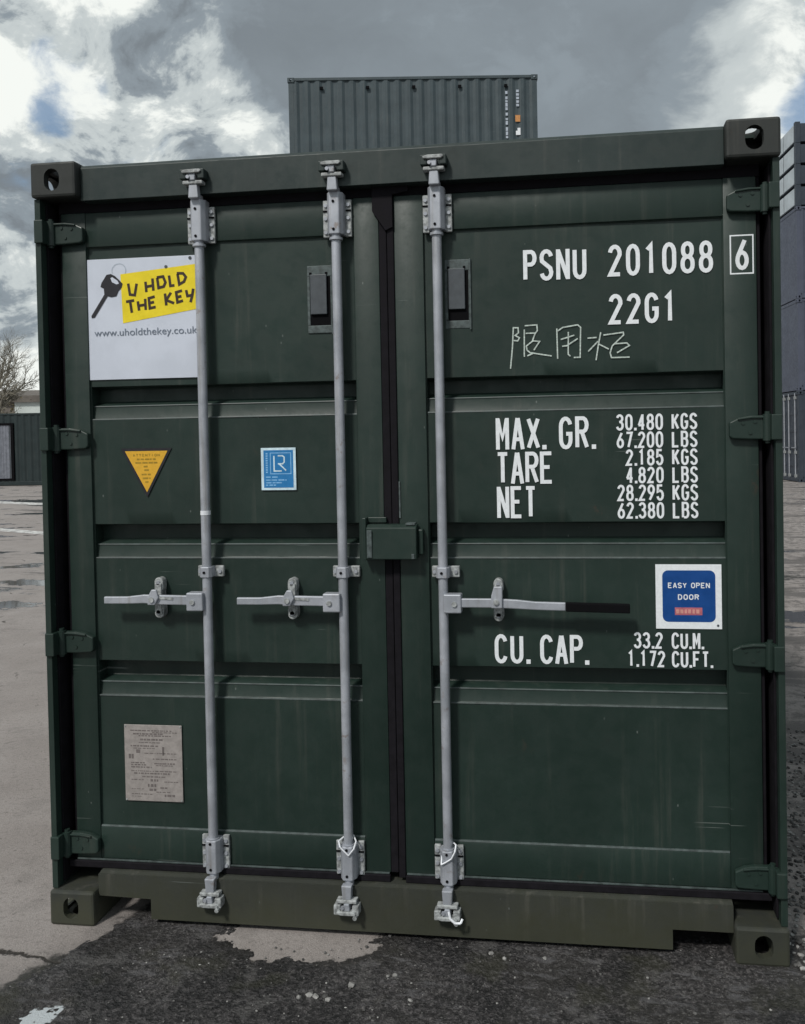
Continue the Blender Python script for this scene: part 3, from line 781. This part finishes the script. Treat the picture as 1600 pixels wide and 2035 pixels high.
# ---- centre lock box over both doors
m = MB()
m.box(-.104, -.092, .030, YF-.0005, 1.246, 1.384, M_green, .002).box(-.092, -.030, .058, YF-.0005, 1.366, 1.384, M_green, .002)
m.build('lock_box_plate', dl)
m = MB()
m.prism([(.020, 1.250), (.024, 1.352), (.040, 1.362), (.0665, 1.362), (.0665, 1.250)], 'x', -.090, .076, M_green, .003)
m.box(.040, .070, .030, .067, 1.360, 1.367, M_rim, .001)
m.box(.077, .094, .045, YF-.0005, 1.262, 1.345, M_green, .004)
m.box(-.086, -.070, .0165, .0205, 1.256, 1.345, M_rim, .001).box(.060, .070, .0165, .0205, 1.252, 1.268, M_rim, .001)
lb = m.build('lock_box', dr)

# ---- recessed pockets beside the locking bars
def pocket(x0, x1, par):
    m = MB(); z0, z1 = 1.996, 2.220; y = YP-.0035
    m.box(x0, x1, y, YP+.001, z1-.036, z1, M_rim, .002)
    m.box(x0, x1, y, YP+.001, z0, z0+.026, M_rim, .002)
    m.box(x0, x0+.009, y, YP+.001, z0+.026, z1-.036, M_rim, .001).box(x1-.009, x1, y, YP+.001, z0+.026, z1-.036, M_rim, .001)
    m.box(x0+.0095, x1-.0095, YP-.0018, YP-.0008, z0+.0265, z1-.0365, M_black)  # flat black sheet paints the shade inside the pocket
    m.box(x0+.012, x1-.020, y-.007, YP-.002, z0+.062, z1-.030, M_vent, .002)
    m.box(x0+.008, x0+.016, y-.0015, y, z1-.030, z1-.022, M_black).box(x1-.026, x1-.018, y-.0015, y, z1-.030, z1-.022, M_black)
    m.cyl((x1-.003, y-.002, z0-.004), (x1-.003, y-.002, z1), .0032, M_rim, 6)
    return m.build('vent_pocket', par)
pocket(-.288, -.200, dl)
pocket(.176, .262, dr)

# ---- sign board
YS = YP-.006
m = MB(); m.box(-1.069, -.668, YS, YS+.003, 1.861, 2.274, M_board, .0008)
def sg(u, v):   # u right 0..1500, v down 0..1630 on the board's own face
    return (-1.069+u*.0002665, 2.274-v*.000252)
ys = YS-.0006
m.ribbon([sg(440+95*math.cos(R(a)), 165+95*math.sin(R(a))) for a in range(-200, 30, 15)], .0035, ys, M_ring)
m.ngon_y([sg(460, 215), sg(1478, 120), sg(1498, 720), sg(480, 880)], ys-.0003, M_yel)
key = [(270, 215), (330, 205), (385, 235), (440, 290), (490, 345), (475, 400), (430, 440), (400, 510), (330, 520), (280, 505), (95, 790), (55, 795), (50, 765), (235, 480), (230, 400), (185, 375), (200, 320), (235, 270)]
m.ngon_y([sg(*p) for p in key], ys-.0008, M_ink)
m.ngon_y([sg(*p) for p in ((325, 262), (350, 250), (420, 300), (440, 340), (405, 350), (345, 318))], ys-.0011, M_board)
yt = ys-.0010
def hand(strokes):
    for i, st in enumerate(strokes): m.ribbon([sg(*p) for p in st], .0092, yt-(i % 5)*.00006, M_brown)
hand([[(565, 345), (585, 495), (650, 505), (680, 350)],                                        # U
      [(800, 330), (810, 470)], [(895, 290), (905, 455)], [(805, 400), (900, 385)],            # H
      [(960, 285), (975, 420), (1045, 405), (1070, 350), (1040, 270), (955, 280)],             # O (open, squared)
      [(1120, 260), (1135, 400), (1190, 395)],                                                 # L
      [(1235, 245), (1255, 385), (1320, 350), (1345, 290), (1310, 240), (1225, 235)],          # D
      [(530, 590), (640, 575)], [(585, 585), (605, 740)],                                      # T
      [(690, 590), (705, 715)], [(790, 560), (795, 710)], [(700, 650), (790, 640)],            # H
      [(920, 535), (840, 555), (850, 690), (930, 675)], [(845, 620), (910, 608)],              # E
      [(1060, 500), (1075, 660)], [(1140, 490), (1075, 590), (1180, 635)],                     # K
      [(1290, 470), (1210, 490), (1225, 625), (1300, 605)], [(1218, 555), (1280, 545)],        # E
      [(1345, 465), (1360, 545), (1430, 535)], [(1440, 450), (1425, 540), (1400, 630)]])       # Y
tm = blender_text('www.uholdthekey.co.uk', sg(85, 1065)[0], sg(85, 1045)[1], .0345, yt, 1.10)
m.bm.faces.ensure_lookup_table(); n0 = len(m.bm.faces)
mi = m.mi(M_greyi); m.bm.from_mesh(tm); m.bm.faces.ensure_lookup_table()
for f in list(m.bm.faces)[n0:]: f.material_index = mi
for (u, v) in ((1405, 35), (1080, 140)): m.cyl((sg(u, v)[0], YS-.002, sg(u, v)[1]), (sg(u, v)[0], YS, sg(u, v)[1]), .0055, M_vent, 10)
sgn = m.build('sign_board', dl); sgn['label'] = 'white sign board with key drawing and yellow name tag'

# ---- stickers and plates
YK = YP-.0045
m = MB(); tri = lambda k: [(-.870-.092*k, 1.5635+.060*k), (-.870+.092*k, 1.5635+.060*k), (-.870, 1.5635-.108*k)]
m.prism(tri(1), 'y', YK, YK+.001, M_ink); m.ngon_y(tri(.84), YK-.0004, M_amber)
text(m, 'ATTENTION', -.9185, 1.595, .0095, .0085, .0112, .0022, YK-.0008, M_amberd)
rnd = random.Random(3)
for (w, z) in ((.034, 1.583), (.040, 1.571), (.010, 1.558), (.008, 1.546), (.018, 1.531), (.014, 1.518), (.006, 1.505)):
    dashes(m, -.87-w, -.87+w, z, .0055, YK-.0008, M_amberd, rnd)
m.build('warning_sticker', dl)['label'] = 'yellow downward triangle sticker with black border'
m = MB(); m.box(-.461, -.340, YK, YK+.001, 1.4755, 1.6175, M_cyanb)
m.ngon_y([(-.452, 1.4835), (-.349, 1.4835), (-.349, 1.6095), (-.452, 1.6095)], YK-.0004, M_cyan)
m.ribbon([(-.4155, 1.5905), (-.4155, 1.5395), (-.389, 1.5395)], .0045, YK-.0008, M_cyanb)
m.ribbon([(-.402, 1.5905), (-.386, 1.5905), (-.380, 1.586), (-.380, 1.569), (-.386, 1.5635), (-.402, 1.5635)], .0045, YK-.0008, M_cyanb)
m.ribbon([(-.397, 1.563), (-.374, 1.541)], .0045, YK-.00085, M_cyanb)
m.ribbon([(-.428, 1.600), (-.357, 1.600), (-.357, 1.530), (-.428, 1.530)], .0028, YK-.0008, M_cyanl, True)
for i in range(9): dashes(m, -.4445, -.4375, 1.533+i*.0078, .005, YK-.0008, M_cyanl, rnd)
for (w, z) in ((.045, 1.517), (.072, 1.507), (.062, 1.498), (.035, 1.490)): dashes(m, -.445, -.445+w, z, .0042, YK-.0008, M_cyanl, rnd)
m.build('class_sticker', dl)['label'] = 'small blue sticker with white border and initials'
m = MB(); m.box(-.976, -.766, YK-.001, YK+.001, .405, .670, M_plate, .001)
for (a, c, z, h) in ((.02, .17, .648, .004), (.10, .19, .6425, .003), (.03, .14, .636, .005), (.05, .17, .630, .004), (.055, .14, .616, .006), (.05, .13, .607, .003), (.02, .125, .594, .005), (.03, .11, .587, .003), (.135, .142, .565, .030),
                     (.04, .055, .572, .012), (.07, .19, .570, .003), (.012, .03, .552, .016), (.10, .19, .550, .004), (.105, .18, .534, .005), (.11, .175, .528, .003), (.02, .07, .536, .004), (.02, .075, .529, .004), (.02, .095, .521, .004),
                     (.02, .19, .508, .003), (.03, .16, .499, .005), (.06, .15, .488, .004), (.09, .12, .474, .008), (.02, .065, .478, .003), (.14, .19, .472, .003), (.08, .11, .455, .010), (.085, .11, .441, .008), (.125, .15, .450, .005), (.11, .16, .436, .003), (.02, .07, .446, .002), (.02, .10, .428, .003), (.14, .18, .422, .008), (.02, .06, .420, .002)):
    dashes(m, -.973+a, -.973+c, z, h, YK-.0014, M_plated, rnd, .004, .015)
for (cx_, cz_) in ((-.971, .665), (-.771, .665), (-.971, .410), (-.771, .410)): m.cyl((cx_, YK-.003, cz_), (cx_, YK, cz_), .0028, M_galvd, 8)
m.build('approval_plate', dl)['label'] = 'small grey beige metal plate with rows of fine print'
m = MB(); m.box(.836, 1.040, YK, YK+.001, 1.022, 1.227, M_white)
def rsq(x0, x1, z0, z1, r_):
    return arc(x1-r_, z1-r_, r_, r_, 0, 90, 5)+arc(x0+r_, z1-r_, r_, r_, 90, 180, 5)+arc(x0+r_, z0+r_, r_, r_, 180, 270, 5)+arc(x1-r_, z0+r_, r_, r_, 270, 360, 5)
m.ngon_y(rsq(.857, 1.021, 1.044, 1.208, .018), YK-.0004, M_navyp)
text(m, 'EASY OPEN', .8745, 1.1515, .0175, .0125, .0152, .003, YK-.0008, M_white, spc=.7)
text(m, 'DOOR', .905, 1.1145, .0175, .0135, .0172, .0032, YK-.0008, M_white)
m.ngon_y([(.895, 1.066), (.980, 1.066), (.980, 1.090), (.895, 1.090)], YK-.0006, M_red)
dashes(m, .899, .976, 1.071, .013, YK-.0009, simple('pale red print', (.62, .3, .26), .5), rnd, .006, .010)
m.cyl((1.028, YK-.0005, 1.033), (1.028, YK+.0002, 1.033), .004, M_vent, 10)
m.build('door_sticker', dr)['label'] = 'square white sticker with rounded dark blue panel'

# ---- lettering
YL = YP-.0024
def lett(name, lines, label=None):
    m = MB()
    for a in lines: text(m, *a[:7], a[7] if len(a) > 7 else YL, M_white, **(a[8] if len(a) > 8 else {}))
    o = m.build(name, dr)
    if label: o['label'] = label
    return o
lett('serial_lettering', [('PSNU', .432, 2.1395, .1005, .0435, .0528, .0130)], 'owner code letters PSNU')
lett('serial_lettering', [('201088', .702, 2.144, .1005, .0435, .0563, .0130)], 'serial number 201088')
m = MB(); text(m, '6', 1.093, 2.146, .0985, .0405, .05, .0125, YF-.0006, M_white)
m.build('serial_lettering', dr)['label'] = 'check digit 6'
m = MB(); m.ribbon([(1.0785, 2.1355), (1.1465, 2.1355), (1.1465, 2.2535), (1.0785, 2.2535)], .0042, YF-.0005, M_white, True)
m.build('serial_box', dr)['label'] = 'thin white box around the check digit'
lett('type_lettering', [('22G1', .702, 1.992, .0965, .0435, .0563, .0130)], 'type code 22G1')
big_ = lambda s, x, z, sp=.8: (s, x, z, .1045, .0455, .0525, .0105, YL, dict(dot=.62, spc=sp))
lett('weight_lettering', [('MAX.', .334, 1.598, .105, .0430, .0500, .0124, YL, dict(dot=.35))], 'large word MAX.')
lett('weight_lettering', [('GR.', .538, 1.597, .105, .043, .052, .0124, YL, dict(dot=.35))], 'large word GR.')
lett('weight_lettering', [('TARE', .333, 1.487, .104, .043, .0475, .0122)], 'large word TARE')
lett('weight_lettering', [('NET', .334, 1.376, .104, .040, .0445, .0122)], 'large word NET')
for i, (a, u) in enumerate((('30.480', 'KGS'), ('67.200', 'LBS'), ('2.185', 'KGS'), ('4.820', 'LBS'), ('28.295', 'KGS'), ('62.380', 'LBS'))):
    z = 1.6535-i*.0562; pw = .0278; w = sum(.011 if ch == '.' else pw for ch in a)-.004
    lett('weight_lettering', [(a, .8665-w, z, .0525, .0235, pw, .0073, YL, dict(dot=.4))], 'small figures '+a)
    lett('weight_lettering', [(u, .893, z, .0525, .0235, .0278, .0073)], 'small unit '+u+' after '+a)
for (w_, x_, z_, h_, gw_, p_, sw_, d_) in (('CU.', .318, .902, .096, .042, .0515, .0124, .35), ('CAP.', .466, .902, .096, .042, .048, .0124, .35), ('33.2', .766, .957, .0525, .0235, .0278, .0073, .4),
        ('CU.M.', .884, .957, .0525, .0235, .0272, .0073, .4), ('1.172', .745, .898, .0525, .0235, .0278, .0073, .4), ('CU.FT.', .884, .898, .0525, .0235, .0272, .0073, .4)):
    lett('capacity_lettering', [(w_, x_, z_, h_, gw_, p_, sw_, YL, dict(dot=d_))], 'capacity lettering '+w_)
# chalked handwriting
def hz(u, v): return (.381+(u/5.926-12)*.001605, 1.995-(v/5.926-10)*.00162)
m = MB()
for i, st in enumerate([
    [(130, 60), (115, 300), (88, 550)], [(132, 70), (185, 70), (190, 130), (150, 160), (200, 190), (180, 225), (130, 220)],
    [(265, 50), (410, 45), (415, 110), (385, 150)], [(260, 95), (255, 415)], [(275, 140), (390, 140), (355, 230), (440, 240), (370, 340)], [(355, 235), (280, 290), (290, 340), (345, 385), (290, 405)], [(330, 370), (580, 415)],
    [(645, 95), (650, 450)], [(655, 125), (715, 85), (890, 60), (925, 90), (915, 440), (840, 440)], [(780, 140), (775, 400), (800, 425)], [(690, 225), (850, 180)], [(705, 305), (760, 300), (890, 220)],
    [(1005, 220), (1110, 215)], [(1160, 155), (1130, 300), (1100, 480)], [(1125, 260), (1010, 375)], [(1130, 290), (1250, 355)],
    [(1190, 190), (1420, 165), (1425, 195), (1290, 320), (1265, 400), (1280, 455), (1490, 455)], [(1325, 295), (1460, 290), (1490, 320), (1345, 400)]]):
    m.ribbon([hz(*p) for p in st], .0042, YL-(i % 6)*.00006, M_chalk)
m.build('chalk_writing', dr)['label'] = 'three chalked handwritten characters'

# ------------------------------------------------------------------ other containers
def container(name, L, Wd, Hh, mat, extra=None, door_end=False, smooth_end=False):
    """local: long side along +x facing -y, origin at the front lower left corner"""
    root = empty(name)
    for x, a in ((0, -1), (L, 1)):
        for y, c in ((0, 1), (Wd, -1)):
            for z, d in ((0, -1), (Hh, 1)): casting(root, x, y, z, a, c, d, mat)
    for x in (0.02, L-.14):
        for y in (.02, Wd-.14): MB().box(x, x+.12, y, y+.12, .118, Hh-.118, mat, .004).build('corner_post', root)
    for y in (.01, Wd-.07):
        MB().box(.162, L-.162, y, y+.06, .02, .17, mat, .004).build('bottom_rail', root)
        MB().box(.162, L-.162, y, y+.06, Hh-.075, Hh-.008, mat, .004).build('top_rail', root)
    corrug(MB(), L-.28, .14, .17, Hh-.075, .022, .028, .275, mat, 'x', 1).build('side_panel', root)
    corrug(MB(), L-.28, .14, .17, Hh-.075, Wd-.022, .036, .275, mat, 'x', -1).build('side_panel', root)
    MB().box(.1, L-.1, .07, Wd-.07, Hh-.04, Hh-.02, mat).build('roof', root)
    for x in (.02, L-.10):
        MB().box(x, x+.08, .162, Wd-.162, Hh-.11, Hh-.01, mat, .004).build('header', root)
        MB().box(x, x+.08, .162, Wd-.162, .02, .15, mat, .004).build('sill', root)
    if door_end:
        for k in (0, 1):
            y0 = .16+k*(Wd-.32)/2; y1 = y0+(Wd-.32)/2-.02
            d = MB().box(.05, .09, y0, y1, .16, Hh-.12, mat, .004)
            for z in (.5, 1.05, 1.6, 2.15): d.box(.035, .05, y0+.1, y1-.1, z, z+.12, mat, .004)
            d = d.build('door', root)
            for yy in (y0+.22, y1-.22):
                b_ = MB().cyl((.02, yy, .12), (.02, yy, Hh-.06), .02, M_galv, 8)
                for z in (.15, .9, Hh-.25): b_.box(.0, .05, yy-.06, yy+.06, z, z+.09, M_galvd)
                b_.build('locking_bar', d)
                MB().box(-.005, .012, yy-.04, yy+.30, 1.08, 1.11, M_galv).build('handle', d)
    elif smooth_end:
        MB().box(.03, .06, .162, Wd-.162, .15, Hh-.11, mat, .003).build('end_panel', root)
    else:
        corrug(MB(), Wd-.28, .14, .15, Hh-.11, .03, .04, .24, mat, 'y', 1).build('end_panel', root)
    corrug(MB(), Wd-.28, .14, .15, Hh-.11, L-.03, .04, .24, mat, 'y', -1).build('end_panel', root)
    if extra: extra(root)
    return root
def place(o, x, y, z, rz, label, group=None):
    o.location = (x, y, z); o.rotation_euler = (0, 0, rz)
    return tag(o, label, 'shipping container', group)
def kids(o): return [x for x in bpy.data.objects if x.parent == o]
def clone(o):
    c = o.copy(); COL.objects.link(c)
    for ch in kids(o):
        d = ch.copy(); COL.objects.link(d); d.parent = c
        for g_ in kids(ch):
            e_ = g_.copy(); COL.objects.link(e_); e_.parent = d
    return c

# stack rising behind the main container
def marks(root):
    rn = random.Random(9); L = 6.058; y = .0195
    for i in range(5): MB().box(.78+i*1.115, .86+i*1.115, y-.03, y+.003, 2.591-.30, 2.591-.23, M_black, .004).build('vent', root)
    x = 5.29; z = 2.20
    while z > 1.05:
        h = rn.choice((.05, .07, .09)); MB().ngon_y([(x-.025, z-h), (x+.03, z-h), (x+.03, z), (x-.025, z)], y-.002, M_ring).build('lettering', root); z -= h+rn.choice((.015, .02, .06))
    x = 5.56; z = 2.23
    while z > 1.85:
        h = .06; MB().ngon_y([(x-.03, z-h), (x+.035, z-h), (x+.035, z), (x-.03, z)], y-.002, M_ring).build('lettering', root); z -= h+.025
    MB().ngon_y([(x-.06, 1.46), (x+.06, 1.46), (x+.06, 1.62), (x-.06, 1.62)], y-.002, M_orange).build('orange_mark', root)
    m = MB(); m.ngon_y([(x-.05, 1.14), (x+.06, 1.14), (x+.06, 1.31), (x-.01, 1.31), (x-.01, 1.24), (x-.05, 1.24)], y-.002, M_white)
    m.build('lettering', root)
top = container('shipping_container', 6.058, 2.438, 2.591, M_cont, marks)
ra = R(7.9)
GS = 'containers of the stack rising behind the main container'
for k in range(4):
    o = top if k == 3 else clone(top)
    place(o, -6.33+.0*k, 17.42, k*2.600, ra, ('grey green container standing on the ground hidden behind the main container',
          'grey green container second from the ground in the hidden stack', 'grey green container third from the ground just below the visible one',
          'grey green container seen against the sky above the main container, topmost in its stack')[k], GS)

# stack on the right edge
rb = R(5.2); bx, by = 7.38, 25.42
r1 = container('shipping_container', 6.058, 2.438, 2.896, M_navy, None, True)
place(r1, bx, by, 0, rb, 'dark container with barred door end, lowest of the stack at the right edge', 'containers stacked at the right edge')
r2 = container('shipping_container', 6.058, 2.438, 2.896, M_blue, None, False, True)
place(r2, bx, by, 2.90, rb, 'blue grey container with plain end, second from the ground at the right edge', 'containers stacked at the right edge')
r3 = clone(r2); place(r3, bx, by, 5.80, rb, 'blue grey container directly under the folded flat racks at the right edge', 'containers stacked at the right edge')
ux, uy = math.cos(rb), math.sin(rb)
def rack():
    root = empty('flat_rack')
    MB().box(.03, 6.03, .03, 2.41, .04, .61, M_navy, .008).build('deck', root)  # dark body paints the shade of the long side, besides the joints
    for y0 in (.07, 1.27): MB().box(.008, .030, y0, y0+1.10, .07, .595, M_pale, .003).build('end_plate', root)
    for x in (0, 5.9):
        for y in (0, 2.28): MB().box(x, x+.158, y, y+.158, 0, .655, M_navy, .01).build('corner_post', root)
    return root
rk = rack()
for k in range(4):
    o = rk if k == 0 else clone(rk)
    o.location = (bx, by, 8.70+k*.66); o.rotation_euler = (0, 0, rb)
    tag(o, 'pale grey folded flat rack, '+('lowest of the four, resting on the blue grey container', 'second from the bottom of its pile', 'third from the bottom of its pile', 'topmost of the pile at the right edge')[k],
        'flat rack', 'folded flat racks piled on the right edge stack')
# dark end rows in front of the racks, a darker stack to the right
r4 = container('shipping_container', 6.058, 2.438, 2.591, M_navy)
place(r4, bx+.08+6.1*ux, by-.1+6.1*uy, 0, rb, 'dark blue container standing beyond the right edge stack', None)

# converted container cabin on the left
def cabin(root):
    m = MB()
    m.box(8.45, 10.62, -.02, .06, 2.42, 2.50, M_black, .005).box(10.50, 10.62, -.02, .06, .22, 2.42, M_black, .005).box(8.45, 8.57, -.02, .06, .22, 2.42, M_black, .005)
    m.box(8.57, 10.50, -.01, .06, .22, .30, M_black, .005)
    f = m.build('door_frame', root)
    m = MB(); corrug(m, 1.93, 8.57, .30, 2.42, .012, .012, .12, M_glass, 'x', 1); m.build('shutter', root)
cb = container('cabin_container', 12.19, 2.438, 2.896, M_contl, cabin)
yaw = R(7.0)
fwv = Vector((-.128, .992)); rv = Vector((.992, .128))
def at(px, depth): return Vector((CAM.x, CAM.y)) + (fwv + rv*((px-939)/1700))*depth
c0 = at(28, 34.0); dx = Vector((math.cos(yaw), math.sin(yaw)))
p0 = c0-dx*10.62
cb.location = (p0.x, p0.y, 0); cb.rotation_euler = (0, 0, yaw)
tag(cb, 'dark green container with a black framed shutter opening, left of the main container', 'container cabin')

# low warehouse behind it
b0 = at(0, 60); bd = Vector((math.cos(yaw), math.sin(yaw)))
wh = empty('warehouse', (b0.x-bd.x*14, b0.y-bd.y*14, 0), yaw)
MB().box(0, 44, 0, 18, 0, 4.62, M_roofb, .02).build('wall', wh)
MB().prism([(-.3, 4.6), (-.3, 5.05), (9, 6.0), (18.3, 5.05), (18.3, 4.6)], 'x', -.4, 44.4, M_roofb).build('roof', wh)
m = MB(); m.box(15.15, 30, -.06, -.01, 2.2, 4.66, M_wallp, .01); m.build('wall_panel', wh)
tag(wh, 'low brown roofed warehouse with a pale wall panel behind the left container', 'warehouse')
# bushes by the warehouse
hm = bmesh.new(); rs2 = random.Random(2); hp = at(2, 48)
for i in range(1500):
    p = Vector((hp.x+rs2.gauss(-.6, .8), hp.y+rs2.gauss(0, .7), abs(rs2.gauss(0, 1.0))*2.1)); p.z = min(p.z, 4.35-rs2.random()*.4)
    s_ = rs2.uniform(.05, .13); a_ = Vector((rs2.uniform(-1, 1), rs2.uniform(-1, 1), rs2.uniform(-1, 1))).normalized(); b_ = a_.orthogonal().normalized()
    hm.faces.new([hm.verts.new(p+a_*s_), hm.verts.new(p+b_*s_*.6), hm.verts.new(p-a_*s_), hm.verts.new(p-b_*s_*.6)])
me = bpy.data.meshes.new('bush'); hm.to_mesh(me); hm.free(); me.materials.append(M_hedge)
ob = bpy.data.objects.new('bush', me); COL.objects.link(ob); tag(ob, 'brown leafy bush showing above the left container at the picture edge', 'bush')

# bare tree
def bare_tree(px, depth, h, seed, label):
    p = at(px, depth); root = empty('bare_tree', (p.x, p.y, 0)); rn = random.Random(seed)
    tk = MB(); cw = MB()
    def limb(a, d, L, r_, lvl):
        mb = tk if lvl == 0 else cw
        n = 4; q_ = a.copy(); dd = d.copy()
        for i in range(n):
            nd = (dd+Vector((rn.uniform(-.2, .2), rn.uniform(-.2, .2), rn.uniform(-.05, .18)))).normalized()
            e_ = q_+nd*L/n; ra_ = r_*(1-i/n*.55); rb_ = r_*(1-(i+1)/n*.55)
            mb.cyl(q_, e_, ra_, M_bark, 6 if lvl < 2 else 3, rb_)
            if lvl < 4 and (i > 0 or lvl > 0):
                for k in range(rn.choice((1, 2, 2)) if lvl < 3 else rn.choice((2, 3))):
                    ax = nd.orthogonal().normalized(); ax.rotate(Matrix.Rotation(rn.uniform(0, 6.28), 3, nd))
                    c_ = (nd+ax*rn.uniform(.5, 1.0)).normalized()
                    limb(e_, c_, L*rn.uniform(.45, .66), rb_*.72, lvl+1)
            q_, dd = e_, nd
    limb(Vector((0, 0, 0)), Vector((0, 0, 1)), h*.62, h*.028, 0)
    tk.build('trunk', root); cw.build('crown', root)
    return tag(root, label, 'tree')
bare_tree(8, 46, 7.2, 7, 'pale leafless tree rising above the container at the left edge')
